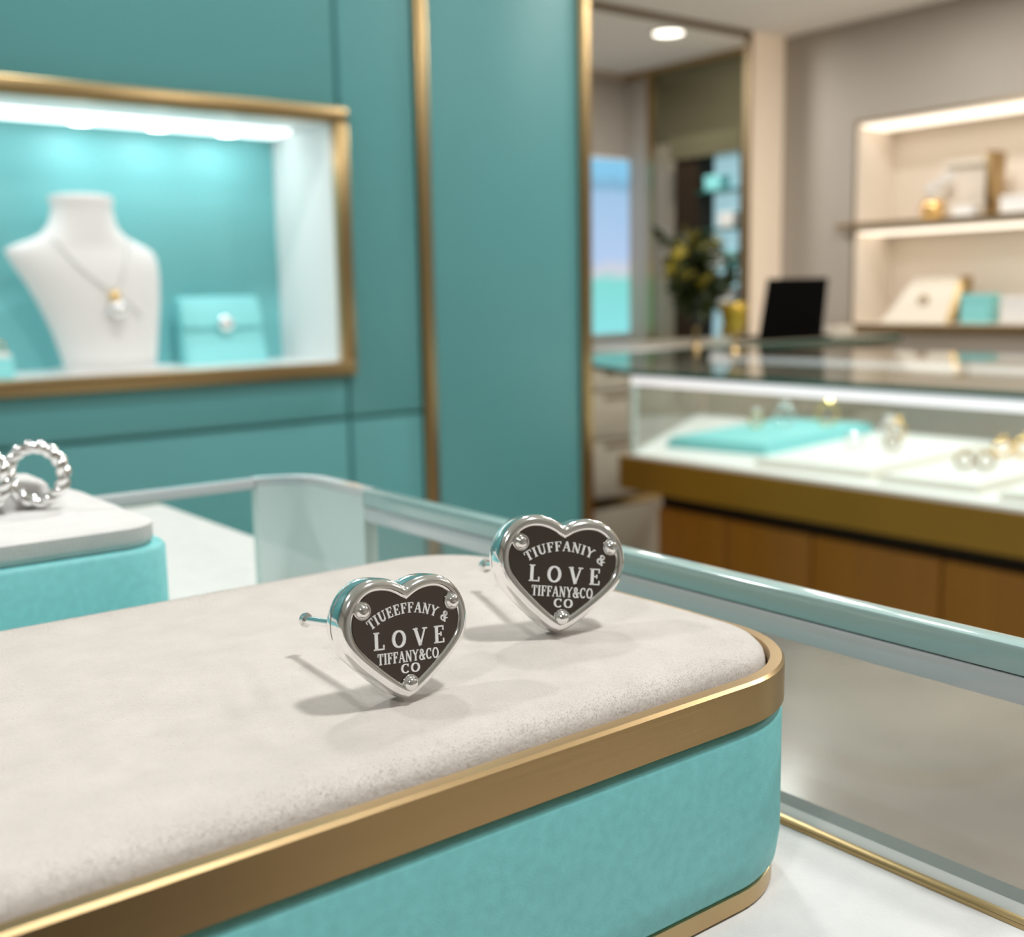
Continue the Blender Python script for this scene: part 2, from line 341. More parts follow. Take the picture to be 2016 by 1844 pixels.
# glass panes
pn = box('glass_pane', GX, GX + .0028, .049, .186, ZF - .001, GT - .0062, 'glass_haze', t)
box('glass_edge', GX - .0002, GX + .0030, .049, .186, GT - .0032, GT, 'edge', pn, .0004)
box('glass_bevel', GX - .0002, GX + .0030, .049, .186, GT - .0062, GT - .0033, 'edge_pale', pn, .0003)
arc = lambda r: [(GX + .0028 - .012 + r * math.cos(a), GY + .0028 - .012 + r * math.sin(a)) for a in np.linspace(0, math.pi / 2, 9)]
ro, ri = arc(.012), arc(.0092)
poly = [(GX + .0028, .1862)] + ro + ri[::-1] + [(GX, .1862)]
cp = B().prism(poly, ZF - .001, GT - .0015).mk('corner_pane', 'frost', t, autos=40)
B().prism(poly, GT - .0014, GT).mk('glass_edge', 'edge_pale', cp, autos=40)
pn2 = box('glass_pane', -.675, GX - .0094, GY, GY + .0028, ZF - .001, GT - .0022, 'glass', t)
box('glass_edge', -.675, GX - .0094, GY, GY + .0028, GT - .0021, GT, 'edge_pale', pn2, .0003)

# ------------------------------------------------------------------ display trays
def rrect(x0, x1, y0, y1, r, n=12):
    P = []
    for cx, cy, a0 in ((x1 - r, y1 - r, 0), (x0 + r, y1 - r, 90), (x0 + r, y0 + r, 180), (x1 - r, y0 + r, 270)):
        for k in range(n + 1):
            a = math.radians(a0 + 90 * k / n); P.append((cx + r * math.cos(a), cy + r * math.sin(a)))
    return P
def rloft(rows, R, n=12, close=False):
    """rows of (inset, z) around the rounded rectangle R"""
    x0, x1, y0, y1, r = R; V = []; F = []
    for ins, z in rows: V += [(x, y, z) for x, y in rrect(x0 + ins, x1 - ins, y0 + ins, y1 - ins, max(r - ins, .0004), n)]
    k = 4 * (n + 1); m_ = len(rows)
    for i in range(m_ if close else m_ - 1):
        for j in range(k): F.append([i * k + j, i * k + (j + 1) % k, ((i + 1) % m_) * k + (j + 1) % k, ((i + 1) % m_) * k + j])
    if not close: F.append(list(range(k))[::-1]); F.append([(m_ - 1) * k + j for j in range(k)])
    return V, F
ZT = 1.1634
R1 = (-.085, .0979, .0697, .1385, .0145)
t = thing('jewellery_tray', (.0, .1, ZF), 'large cream velvet display tray with gold rim and teal sides under the earrings', 'display tray')
zb = ZT - .0012; zg = zb - .0045
mk('tray_body', *rloft([(.0012, ZF + .0024), (.0006, ZF + .0032), (.0002, ZF + .006), (.0002, zg - .0014), (.0006, zg - .0004), (.0014, zg)], R1, 16), 'teal_leather', t, autos=60)
mk('base_band', *rloft([(.0014, ZF), (.0010, ZF + .0003), (.0010, ZF + .0022), (.0014, ZF + .0024)], R1, 16), 'gold', t, autos=40)
mk('gold_rim', *rloft([(0, zg + .00015), (0, zb - .0003), (.0003, zb), (.0015, zb), (.0017, zb - .0004), (.0017, zg + .00015)], R1, 16, True), 'gold', t, autos=40)
mk('cushion', *rloft([(.0020, zg), (.0020, zb - .0006), (.0022, zb + .0002), (.0028, zb + .0008), (.004, ZT - .00012), (.006, ZT)], R1, 16), 'velvet', t, True)
# pile: short velvet fibres standing on the cushion
n = 30000
x0, x1, y0, y1, r = .010, .0952, .0715, .1365, .0125
px_ = rng.uniform(x0, x1, n); py_ = rng.uniform(y0, y1, n)
ne = 34000   # denser along the rim, where the nap shows in profile
s = rng.uniform(0, 1, ne); off = rng.uniform(0, .0022, ne)
pe = np.array(rrect(x0 - .03, x1, y0, y1, r, 16)); pe = np.vstack([pe, pe[:1]]); seg = np.linalg.norm(np.diff(pe, axis=0), axis=1); cs = np.concatenate([[0], np.cumsum(seg)]) / seg.sum()
ex = np.interp(s, cs, pe[:, 0]); ey = np.interp(s, cs, pe[:, 1])
cxm, cym = .05, .104
nx = np.clip((cxm + .03) - ex, -1, 1); 
def sd(x, y):      # inside distance to the rounded outline
    qx = np.abs(x - (x0 + x1 - .03) / 2) - (x1 - x0 + .03) / 2 + r; qy = np.abs(y - (y0 + y1) / 2) - (y1 - y0) / 2 + r
    return -(np.hypot(np.maximum(qx, 0), np.maximum(qy, 0)) + np.minimum(np.maximum(qx, qy), 0) - r)
cand = rng.uniform((x0, y0), (x1, y1), (400000, 2)); dd = sd(cand[:, 0], cand[:, 1]); keep = (dd > .0001) & (rng.uniform(0, 1, len(dd)) < np.exp(-dd / .0026)); cand = cand[keep][:ne]
P = np.vstack([np.stack([px_, py_], 1), cand]); dd = sd(P[:, 0], P[:, 1]); P = P[dd > .0001]; dd = dd[dd > .0001]
hz = np.interp(dd, [0, .0002, .0008, .002, .004], [zb - .0004, zb + .0002, zb + .0008, ZT - .00012, ZT])
nn = len(P); ln = rng.uniform(.00008, .00014, nn) + .00012 * np.exp(-dd / .0025) * rng.uniform(0, 1, nn) ; az = rng.uniform(0, 2 * math.pi, nn); wv = .000024
lean = rng.normal(0, .00012, (nn, 2)); base = np.stack([P[:, 0], P[:, 1], hz - .00004], 1)
dx = np.stack([np.cos(az) * wv, np.sin(az) * wv, np.zeros(nn)], 1)
tip = base + np.stack([lean[:, 0], lean[:, 1], ln], 1)
V = np.empty((nn * 3, 3)); V[0::3] = base - dx; V[1::3] = base + dx; V[2::3] = tip
me = D.meshes.new('velvet_pile'); c0 = np.array([.05, .104, ZT]); me.vertices.add(nn * 3); me.vertices.foreach_set('co', (V - c0).ravel())
me.loops.add(nn * 3); me.loops.foreach_set('vertex_index', np.arange(nn * 3)); me.polygons.add(nn); me.polygons.foreach_set('loop_start', np.arange(nn) * 3); me.update(); me.validate()
me.materials.append(M['pile']); o = link(D.objects.new('velvet_pile', me), t, c0); o['kind'] = 'stuff'

# second tray with ring block and rings
R2 = (-.10, .0622, .160, .2085, .008); Z2 = 1.168
t = thing('jewellery_tray', (.0, .185, ZF), 'second tray with a thick cream pad on a teal base holding silver rings', 'display tray')
mk('tray_body', *rloft([(.0006, ZF), (.0001, ZF + .001), (.0001, 1.1638), (.0006, 1.1644)], R2, 10), 'teal_leather', t, autos=50)
mk('cushion', *rloft([(.0026, 1.1644), (.002, 1.1648), (.0018, 1.1656), (.0018, 1.1675), (.003, Z2)], R2, 10), 'white_cloth', t, autos=60)
mk('ring_block', *rloft([(0, Z2), (0, Z2 + .0034), (.0008, Z2 + .0042), (.002, Z2 + .0044)], (-.06, .0515, .1865, .199, .002), 6), 'white_cloth', t, autos=60)
def fancy_ring(cx, cy, cz, R, tilt):
    q = B()
    for ph in (0, math.pi):
        P_ = []
        for a in np.linspace(0, 2 * math.pi, 72, endpoint=False):
            rr = R + .00042 * math.cos(7 * a + ph); off = .00055 * math.sin(7 * a + ph)
            x = rr * math.cos(a); z = rr * math.sin(a); P_.append((cx + x * math.cos(tilt) - off * math.sin(tilt), cy + x * math.sin(tilt) + off * math.cos(tilt), cz + z))
        q.tube(P_, .0008, 8, True)
    return q
tag(fancy_ring(.0490, .1852, Z2 + .0057, .0044, math.radians(-38)).mk('twisted_ring', 'silver', None, True), 'twisted silver ring nearest the pad corner on the second tray', 'ring', 'rings on the second tray')
tag(fancy_ring(.0405, .1862, Z2 + .0057, .0044, math.radians(-30)).mk('twisted_ring', 'silver', None, True), 'twisted silver ring at the left picture edge on the second tray', 'ring', 'rings on the second tray')

# ------------------------------------------------------------------ earrings
half = [(0, .402), (.045, .432), (.115, .462), (.2, .475), (.29, .462), (.375, .41), (.445, .32), (.488, .21), (.5, .10), (.485, -.01), (.445, -.105), (.38, -.195), (.30, -.285), (.21, -.375), (.115, -.46), (.05, -.505), (0, -.527)]
def cr(pts, sub=6):
    out = []; P = [Vector((-pts[1][0], pts[1][1]))] + [Vector(p) for p in pts] + [Vector((-pts[-2][0], pts[-2][1]))]
    P[0] = P[1] * 2 - P[2]; P[-1] = P[-2] * 2 - P[-3]
    for i in range(1, len(P) - 2):
        for k in range(sub):
            u = k / sub; a, b_, c, d = P[i - 1], P[i], P[i + 1], P[i + 2]
            out.append(.5 * ((2 * b_) + (c - a) * u + (2 * a - 5 * b_ + 4 * c - d) * u * u + (3 * b_ - a - 3 * c + d) * u ** 3))
    out.append(P[-2]); return out
HW, HH = .0135, .0112      # heart width and height in metres
hr = cr(half); heart = [(p.x * HW, p.y * HH) for p in hr] + [(-p.x * HW, p.y * HH) for p in hr[-2:0:-1]]   # clockwise from the cleft
HN = len(heart)
def inset(d):
    out = []
    for i in range(HN):
        a, p, c = (Vector(heart[(i + k) % HN]) for k in (-1, 0, 1))
        n1 = Vector(((p - a).y, -(p - a).x)).normalized(); n2 = Vector(((c - p).y, -(c - p).x)).normalized()   # inward for clockwise
        nb = (n1 + n2).normalized(); k = 1 / max(.45, nb.dot(n1)); q = p + nb * d * k
        if i == 0 or i == HN // 2: q.x = 0
        elif p.x * q.x < 0: q.x = 0
        out.append((q.x, q.y))
    return out
def heart_loft(rows, cap0=True, cap1=True):
    V = []; F = []
    for d, z in rows: V += [(x, y, z) for x, y in inset(d)]
    for i in range(len(rows) - 1):
        for j in range(HN): F.append([i * HN + j, i * HN + (j + 1) % HN, (i + 1) * HN + (j + 1) % HN, (i + 1) * HN + j])
    if cap0: F.append(list(range(HN)))
    if cap1: F.append([(len(rows) - 1) * HN + j for j in range(HN)][::-1])
    return V, F
# serif glyph strokes: (x0, y0, x1, y1, width) in a box one unit tall
K, k_, S = .19, .09, .075
def ring(cx, cy, rx, ry, a0, a1, n=14):
    out = []
    for i in range(n):
        a, b_ = math.radians(a0 + (a1 - a0) * i / n), math.radians(a0 + (a1 - a0) * (i + 1) / n); w = k_ + (K - k_) * abs(math.cos((a + b_) / 2))
        out.append((cx + rx * math.cos(a), cy + ry * math.sin(a), cx + rx * math.cos(b_), cy + ry * math.sin(b_), w))
    return out
GL = {
 'L': (.72, [(.2, 0, .2, 1, K), (.04, .04, .66, .04, S), (.04, .96, .38, .96, S), (.64, 0, .64, .28, S)]),
 'O': (.9, ring(.44, .5, .34, .45, 0, 360, 20)),
 'C': (.82, ring(.44, .5, .34, .45, 45, 318, 16) + [(.68, .68, .68, .98, S)]),
 'V': (.88, [(.14, 1, .45, 0, K), (.76, 1, .45, .02, k_), (0, .96, .3, .96, S), (.6, .96, .9, .96, S)]),
 'E': (.72, [(.2, 0, .2, 1, K), (.04, .04, .66, .04, S), (.04, .96, .64, .96, S), (.2, .52, .48, .52, S), (.64, 0, .64, .27, S), (.62, .73, .62, 1, S), (.48, .4, .48, .64, S)]),
 'F': (.68, [(.2, 0, .2, 1, K), (.04, .04, .38, .04, S), (.04, .96, .64, .96, S), (.2, .52, .48, .52, S), (.62, .72, .62, 1, S), (.48, .4, .48, .64, S)]),
 'T': (.74, [(.37, 0, .37, 1, K), (.03, .96, .71, .96, S), (.05, .72, .05, 1, S), (.69, .72, .69, 1, S), (.2, .04, .54, .04, S)]),
 'I': (.40, [(.2, 0, .2, 1, K), (.03, .04, .37, .04, S), (.03, .96, .37, .96, S)]),
 'U': (.84, [(.2, .25, .2, 1, K), (.66, .25, .66, 1, k_), (.04, .96, .36, .96, S), (.54, .96, .8, .96, S)] + ring(.43, .28, .23, .24, 180, 360, 8)),
 'A': (.86, [(.1, 0, .42, 1, k_), (.74, 0, .42, 1, K), (0, .04, .24, .04, S), (.58, .04, .88, .04, S), (.24, .36, .6, .36, S)]),
 'N': (.88, [(.16, 0, .16, 1, k_), (.72, 0, .72, 1, k_), (.16, 1, .72, 0, K), (.02, .04, .3, .04, S), (.58, .96, .86, .96, S), (.02, .96, .2, .96, S)]),
 'Y': (.84, [(.1, 1, .42, .48, K), (.74, 1, .42, .48, k_), (.42, 0, .42, .5, K), (0, .96, .26, .96, S), (.6, .96, .86, .96, S), (.26, .04, .58, .04, S)]),
 '&': (.88, ring(.36, .27, .26, .24, 20, 340, 12) + ring(.38, .76, .17, .2, -60, 240, 10) + [(.26, .62, .76, .02, K), (.6, .3, .78, .5, k_), (.68, .5, .86, .5, S)]),
 '.': (.34, [(.16, 0, .16, .2, .2)]), ' ': (.3, [])}
def text_mesh(txt, h, fn, z0, z1, track=.1, width=None):
    """fn maps (x along the line, y up) to the plate; the line is centred on x = 0"""
    adv = sum(GL[c][0] + track for c in txt) - track; sx = h if width is None else width / adv
    q = B(); x = -adv / 2
    for c in txt:
        w, st = GL[c]
        for a, b_, c2, d, wd in st:
            p0, p1 = Vector(((x + a) * sx, b_ * h)), Vector(((x + c2) * sx, d * h)); t_ = (p1 - p0).normalized(); nrm = Vector((-t_.y, t_.x)) * (wd * (sx if abs(t_.y) > abs(t_.x) else h) / 2)
            pts = [fn(*(p0 + nrm)), fn(*(p1 + nrm)), fn(*(p1 - nrm)), fn(*(p0 - nrm))]
            q.add([(u, v, z0) for u, v in pts] + [(u, v, z1) for u, v in pts], [[0, 1, 2, 3], [4, 5, 6, 7], [0, 1, 5, 4], [1, 2, 6, 5], [2, 3, 7, 6], [3, 0, 4, 7]])
        x += w + track
    return q
def earring(tip_xy, yaw, lean, roll, scale, label, arc_txt, post_len):
    tip_xy = Vector(tip_xy); tc = (-tip_xy).normalized(); rt = Vector((-tc.y, tc.x))
    nh = tc * math.cos(yaw) + rt * math.sin(yaw); xh = rt * math.cos(yaw) - tc * math.sin(yaw)
    n = Vector((nh.x * math.cos(lean), nh.y * math.cos(lean), math.sin(lean))); x = Vector((xh.x, xh.y, 0)); y = n.cross(x)
    xr = x * math.cos(roll) + y * math.sin(roll); yr = n.cross(xr)
    R = Matrix((xr, yr, n)).transposed() * scale
    parts = []
    def P(name, q, m, smooth=False, autos=None, par=None):
        V, F = (q.V, q.F) if isinstance(q, B) else q
        parts.append([name, [R @ Vector(v) for v in V], F, m, smooth, autos])
    mm = .001
    P('heart_bezel', heart_loft([(.5 * mm, -2.9 * mm), (.12 * mm, -2.75 * mm), (0, -2.4 * mm), (0, -1.9 * mm), (.12 * mm, -1.8 * mm), (.0 * mm, -1.7 * mm), (0, -.75 * mm), (.06 * mm, -.35 * mm), (.22 * mm, .0 * mm), (.45 * mm, .22 * mm), (.72 * mm, .30 * mm), (.98 * mm, .24 * mm), (1.15 * mm, .06 * mm), (1.2 * mm, -.25 * mm)]), 'silver', autos=50)
    P('name_plate', heart_loft([(1.16 * mm, -.24 * mm), (1.16 * mm, -.02 * mm), (1.22 * mm, .02 * mm)]), 'plate', autos=30)
    H = lambda f: (.475 - f * 1.0) * HH
    for u, f in ((-.335, .25), (.365, .235), (.012, .872)):
        rv = B().lathe([(.86 * mm, -.05 * mm), (.86 * mm, .16 * mm), (.80 * mm, .24 * mm), (.66 * mm, .25 * mm), (.62 * mm, .30 * mm), (.55 * mm, .50 * mm), (.38 * mm, .66 * mm), (.18 * mm, .73 * mm), (.01 * mm, .75 * mm)], (u * HW, H(f), 0), 24)
        P('rivet', rv, 'silver', autos=45)
    z0, z1 = 0.0, .09 * mm
    cxo = .018 * HW; Ra = .50 * HW
    cyo = H(.30) - Ra
    arcf = lambda X, Yv: (cxo + (Ra + Yv) * math.sin(X / Ra), cyo + (Ra + Yv) * math.cos(X / Ra))
    P('lettering', text_mesh(arc_txt, .95 * mm, arcf, z0, z1, .1, .62 * HW), 'letter')
    P('lettering', text_mesh('LOVE', 1.6 * mm, lambda X, Yv: (X + cxo, Yv + H(.575)), z0, z1, .42, .56 * HW), 'letter')
    P('lettering', text_mesh('TIFFANY&CO.', 1.0 * mm, lambda X, Yv: (X + cxo, Yv + H(.695)), z0, z1, .06, .50 * HW), 'letter')
    P('lettering', text_mesh('CO', .85 * mm, lambda X, Yv: (X + cxo, Yv + H(.785)), z0, z1, .12, .15 * HW), 'letter')
    py = .03 * HH; pxo = -.11 * HW
    L = post_len
    P('post', B().tube([(pxo, py, -2.8 * mm), (pxo, py, -L + .5 * mm)], .42 * mm, 12), 'silver', autos=50)
    tp = B().lathe([(.36 * mm, 0), (.38 * mm, .3 * mm), (.74 * mm, .34 * mm), (.78 * mm, .5 * mm), (.6 * mm, .75 * mm), (.3 * mm, .9 * mm), (.01 * mm, .95 * mm)], (pxo, py, 0), 16)
    tp.V = [(a, b_, -c - L + .55 * mm) for a, b_, c in tp.V]; P('post_tip', tp, 'silver', autos=50)
    bez = parts[0][1]; low = min(bez, key=lambda v: v.z); offs = Vector((tip_xy.x - low.x, tip_xy.y - low.y, ZT + .00012 - low.z))
    t = thing('heart_earring', (tip_xy.x, tip_xy.y, ZT), label, 'earring', 'pair of silver heart earrings')
    for nm, V, F, m, sm, au in parts: mk(nm, [tuple(v + offs) for v in V], F, m, t, sm, au)
    return t
earring((.05295, .08625), math.radians(30), math.radians(9), math.radians(-5), 1.0, 'silver heart stud earring standing nearer the front gold rim', 'TIUEEFFANY &', .018)
earring((.0768, .0926), math.radians(23), math.radians(12), math.radians(-9.5), 1.12, 'silver heart stud earring standing farther back near the tray corner', 'TIUFFANIY &', .0185)

# ------------------------------------------------------------------ far glass showcase
CX = 2.107; top = 1.0; ZD = .776
t = thing('glass_showcase', (2.6, 1.2, 0), 'long glass-topped showcase with bronze rail and brown wood base', 'showcase')
endp = (3.0, 2.75)
pl = [(CX + .03, .32), (CX + .03, 2.10), (2.95, 2.64), (2.95, .32)]
B().prism(pl, .08, .68).mk('base_carcass', 'dark', t)
ys = [.33, .62, .94, 1.27, 1.60, 1.86, 2.10]
for a, b_ in zip(ys[:-1], ys[1:]): box('wood_panel', CX + .012, CX + .0295, a + .003, b_ - .003, .08, .640, 'wood', t, .002)
box('plinth', CX + .05, 2.9, .34, 2.0, 0, .08, 'dark', t)
B().prism([(CX - .018, .30), (CX - .018, 2.215), (2.99, 2.80), (3.02, .30)], .68, .768).mk('bronze_rail', 'gold_wide', t)
B().prism([(CX - .006, .31), (CX - .006, 2.19), (2.985, 2.76), (3.0, .31)], .768, ZD).mk('white_deck', 'white', t)
fp = box('front_pane', CX, CX + .006, .32, 2.175, ZD, .962, 'glass', t)
box('light_strip', CX - .001, CX + .007, .32, 2.185, .962, .9855, 'led_case', fp)
box('light_strip', 2.935, 2.962, .32, 2.66, .968, .9855, 'led_case', t)  # added rear strip, no such source seen; brightens the white deck
ep = B().prism([(CX + .002, 2.180), (CX + .008, 2.176), (2.985, 2.735), (2.979, 2.742)], ZD, .9855).mk('end_pane', 'glass_haze', t)
box('corner_strip', CX - .001, CX + .012, 2.1755, 2.19, ZD, .962, 'frost', t)
box('back_pane', 2.965, 2.975, .32, 2.70, ZD, .9855, 'glass_haze', t)
tp = B().prism([(CX - .006, .28), (CX - .006, 2.19), (2.26, 2.54), (2.40, 2.88), (3.3, 2.88), (3.3, .28)], .986, top).mk('glass_top', 'glass', t)
B().prism([(CX - .012, .28), (CX - .012, 2.19), (2.254, 2.545), (2.394, 2.88), (2.400, 2.88), (2.26, 2.54), (CX - .006, 2.19), (CX - .006, .28)], .986, top).mk('glass_edge', 'edge_dark', tp)
# jewellery trays in it
def flat_tray(F_, lu, lv, ang, h, m, label, lipm=None):
    a = math.radians(ang); u = Vector((math.cos(a), math.sin(a))); v = Vector((-u.y, u.x)); F_ = Vector(F_)
    def q(s0, s1, t0, t1): return [tuple(F_ + u * p + v * w) for p, w in ((s0, t0), (s1, t0), (s1, t1), (s0, t1))]
    c = F_ + u * lu / 2 + v * lv / 2
    t = thing('jewellery_tray', (c.x, c.y, ZD), label, 'display tray', 'trays in the glass showcase')
    B().prism(q(0, lu, 0, lv), ZD, ZD + h * .75).mk('tray_base', lipm or m, t); B().prism(q(.008, lu - .008, .008, lv - .008), ZD + h * .75, ZD + h).mk('tray_pad', m, t)
flat_tray((2.315, 1.90), .62, .31, 9, .028, 'teal_card', 'flat teal tray with three rings in the glass showcase')
flat_tray((2.19, 1.50), .60, .31, 5, .018, 'white', 'white tray next to the teal tray in the glass showcase', 'cream')
flat_tray((2.18, 1.23), .55, .235, 3, .018, 'white', 'cream tray with gold earrings in the glass showcase', 'cream')
flat_tray((2.16, .90), .55, .27, 2, .018, 'white', 'white tray cut off by the right picture edge in the showcase', 'cream')
def jring(x, y, z, R, m, label, facing=math.radians(52), gem=None):
    R *= 1.35; q = B(); u = Vector((math.sin(facing), -math.cos(facing), 0)); zz = z + R + .002
    t = thing('finger_ring', (x, y, z), label, 'ring', 'rings in the glass showcase')
    q.tube([(x + u.x * R * math.cos(a), y + u.y * R * math.cos(a), zz + R * math.sin(a)) for a in np.linspace(0, 2 * math.pi, 24, endpoint=False)], .0042, 6, True); q.mk('band', m, t, True)
    if gem: B().lathe([(.001, -.008), (.015, .004), (.010, .011), (.001, .0112)], (x, y, zz + R + .006), 8).mk('gem', gem, t)
h1 = ZD + .028; h2 = ZD + .018
jring(2.60, 2.17, h1, .014, 'gold_bright', 'small gold ring standing left on the teal tray', gem='crystal')
jring(2.68, 2.13, h1, .021, 'silver', 'silver ring with a stone in the middle of the teal tray', gem='crystal')
jring(2.79, 2.06, h1, .023, 'gold_bright', 'large gold ring standing right on the teal tray', gem='gold_bright')
jring(2.64, 1.75, h2, .020, 'silver', 'silver ring with a bright stone on the white tray', gem='crystal')
jring(2.47, 1.74, h2, .015, 'silver', 'low silver ring in front on the white tray')
jring(2.52, 1.66, h2, .013, 'gold_plain', 'small dull ring on the white tray', gem='crystal')
jring(2.72, 1.78, h2, .016, 'gold_bright', 'gold ring at the back of the white tray', gem='gold_bright')
def jear(x, y, z, m, label, s=1):
    s *= 1.3; t = thing('earring', (x, y, z), label, 'earring', 'earrings in the glass showcase')
    B().tube([(x + .012 * s * math.cos(a), y - .009 * s * math.cos(a), z + .014 * s + .012 * s * math.sin(a)) for a in np.linspace(0, 2 * math.pi, 20, endpoint=False)], .0035 * s, 8, True).mk('hoop', m, t, True)
    B().ball((x, y, z + .028 * s), .006 * s, 10).mk('stud', m, t, True)
jear(2.60, 1.41, h2, 'gold_bright', 'gold hoop earring at the back left of the cream tray', 1.2)
jear(2.63, 1.37, h2, 'gold_bright', 'gold hoop earring in the middle back of the cream tray', 1.3)
jear(2.66, 1.31, h2, 'gold_bright', 'gold hoop earring at the right of the cream tray', 1.1)
jear(2.38, 1.38, h2, 'gold_plain', 'dull gold hoop earring lying left in front on the cream tray')
jear(2.40, 1.34, h2, 'gold_plain', 'dull gold hoop earring lying right in front on the cream tray')
jear(2.36, 1.08, h2, 'gold_plain', 'gold hoop earring on the tray at the right picture edge')

# ------------------------------------------------------------------ back cabinet with drawers
t = thing('drawer_cabinet', (3.4, 3.2, 0), 'beige drawer cabinet with gold lines behind the showcase', 'cabinet')
box('carcass', 2.42, 4.40, 2.93, 3.5, .10, .955, 'beige_lam', t)
box('plinth', 2.45, 4.38, 2.99, 3.48, 0, .10, 'beige_wall', t)
box('gold_rail', 2.41, 4.41, 2.905, 2.9295, .455, .485, 'gold_plain', t, .002)
for z0, z1 in ((.49, .69), (.70, .86), (.87, .945)):
    for i in range(3):
        x0 = 2.425 + i * .657; d = box('drawer', x0, x0 + .65, 2.91, 2.9295, z0, z1, 'beige_lam', t, .003)
        box('pull', x0 + .25, x0 + .40, 2.902, 2.9098, z1 - .018, z1 - .010, 'gold_plain', d)
for i in range(3): box('door', 2.425 + i * .657, 3.075 + i * .657, 2.91, 2.9295, .11, .45, 'beige_lam', t, .003)
tp = box('stone_top', 2.40, 4.42, 2.895, 3.52, .955, top, 'cab_top', t, .004)
box('glass_lip', 2.40, 4.42, 2.884, 2.8945, .982, top, 'edge_dark', t)

# plant in a vase on the showcase end
vx, vy = 3.02, 2.80
t = thing('flower_vase', (vx, vy, top), 'slim glass vase with yellow and green foliage on the far counter', 'vase')
B().lathe([(.024, 0), (.025, .005), (.010, .014), (.007, .03), (.007, .07), (.010, .078)], (vx, vy, top), 20).mk('vase_foot', 'gold_plain', t, True)
B().lathe([(.010, .078), (.022, .10), (.040, .15), (.052, .19), (.048, .19), (.036, .15), (.018, .105), (.005, .085)], (vx, vy, top), 20).mk('vase_cup', 'vase_dark', t, True)
leafV = []; stems = B(); leaves = B(); petals = B()
for i in range(54):
    a = random.uniform(0, 2 * math.pi); sp = random.uniform(.01, .145); hh = random.uniform(.20, .43)
    p0 = Vector((vx, vy, top + .10)); p2 = Vector((vx + sp * math.cos(a), vy + sp * math.sin(a), top + hh)); p1 = Vector((vx, vy, top + hh * .6))
    pts = [p0 * (1 - u) ** 2 + p1 * 2 * u * (1 - u) + p2 * u * u for u in np.linspace(0, 1, 7)]
    stems.tube(pts, .0022, 5)
    for j in range(14):
        u = random.uniform(.35, 1); p = p0 * (1 - u) ** 2 + p1 * 2 * u * (1 - u) + p2 * u * u
        d = Vector((random.gauss(0, 1), random.gauss(0, 1), random.gauss(.2, .6))).normalized(); w = d.orthogonal().normalized(); L = random.uniform(.05, .085)
        w = Matrix.Rotation(random.uniform(0, 6.28), 3, d) @ w; n_ = d.cross(w)
        tgt = petals if (i % 4 == 0 and u > .75) else leaves
        tgt.add([p, p + d * L * .45 + w * L * .24 + n_ * .003, p + d * L, p + d * L * .45 - w * L * .24 + n_ * .003, p + d * L * .45 - n_ * .004], [[0, 1, 4], [1, 2, 4], [2, 3, 4], [3, 0, 4]])
stems.mk('stems', 'stem', t, True); tag(leaves.mk('foliage', 'leaf', t), kind='stuff'); tag(petals.mk('blossoms', 'petal', t), kind='stuff')
gx, gy = 2.93, 2.545
t = thing('gold_goblet', (gx, gy, top), 'amber gold goblet beside the flower vase on the far counter', 'goblet')
B().lathe([(.034, 0), (.034, .005), (.008, .012), (.007, .045), (.020, .06)], (gx, gy, top), 20).mk('foot', 'gold_plain', t, True)
B().lathe([(.020, .06), (.036, .085), (.045, .13), (.047, .165), (.044, .165), (.040, .13), (.03, .09), (.01, .068)], (gx, gy, top), 20).mk('bowl', 'amber', t, True)

# black slanted screen with a flat foot
t = thing('counter_screen', (3.86, 3.1, top), 'black slanted screen with a flat foot on the back cabinet', 'screen')
sx0, sx1 = 3.755, 4.11
q = B(); y0 = 3.04
V = [(3.665, y0, top + .012), (4.07, y0, top + .012), (sx1 + .03, y0 + .03, top + .255), (sx0, y0 + .03, top + .252)]
V += [(x, y + .016, z) for x, y, z in V]
q.add(V, [[0, 1, 2, 3], [4, 5, 6, 7], [0, 1, 5, 4], [1, 2, 6, 5], [2, 3, 7, 6], [3, 0, 4, 7]]).mk('screen_panel', 'black', t)
B().prism([(3.62, 3.0), (4.075, 3.0), (4.085, 3.2), (3.67, 3.2)], top, top + .012).mk('foot_plate', 'black', t)
box('gold_card_box', 4.16, 4.27, 3.02, 3.10, top, top + .045, 'cream', None, .003)
tag(D.objects['gold_card_box'], 'low cream box beside the black screen on the back cabinet', 'box')

# ------------------------------------------------------------------ things in the right wall niche
def bxo(name, x0, x1, y0, y1, z0, z1, m, label, cat, lidm=None, bev=.003, lid=.3):
    t = thing(name, ((x0 + x1) / 2, (y0 + y1) / 2, z0), label, cat)
    zl = z1 - (z1 - z0) * lid
    box('box_body', x0 + .002, x1 - .002, y0 + .002, y1 - .002, z0, zl, m, t, bev); box('lid', x0, x1, y0, y1, zl, z1, lidm or m, t, bev); return t
ZS = 1.5482; ZL = RZ0 + .0122
t = thing('picture_frame', (5.42, 3.18, ZS), 'gold-edged upright frame standing on the upper niche shelf', 'frame')
box('frame_post', 5.36, 5.50, 3.035, 3.062, ZS, 1.862, 'gold_plain', t, .002); box('frame_post', 5.47, 5.50, 3.345, 3.362, ZS, 1.842, 'cream', t, .002)
box('frame_rail', 5.46, 5.50, 3.0625, 3.3445, 1.815, 1.842, 'cream', t, .002); box('frame_panel', 5.485, 5.495, 3.0625, 3.3445, ZS, 1.8148, 'niche_in', t)
bxo('white_box', 5.38, 5.45, 3.13, 3.25, ZS, 1.61, 'white', 'low white box in front of the gold-edged frame on the upper shelf', 'box')
bxo('white_box', 5.37, 5.47, 2.83, 2.99, ZS, 1.64, 'white', 'white box right of the frame post on the upper shelf', 'box')
cx_, cy_ = 5.40, 3.365
t = thing('gold_cup', (cx_, cy_, ZS), 'gold cup on the upper niche shelf', 'cup')
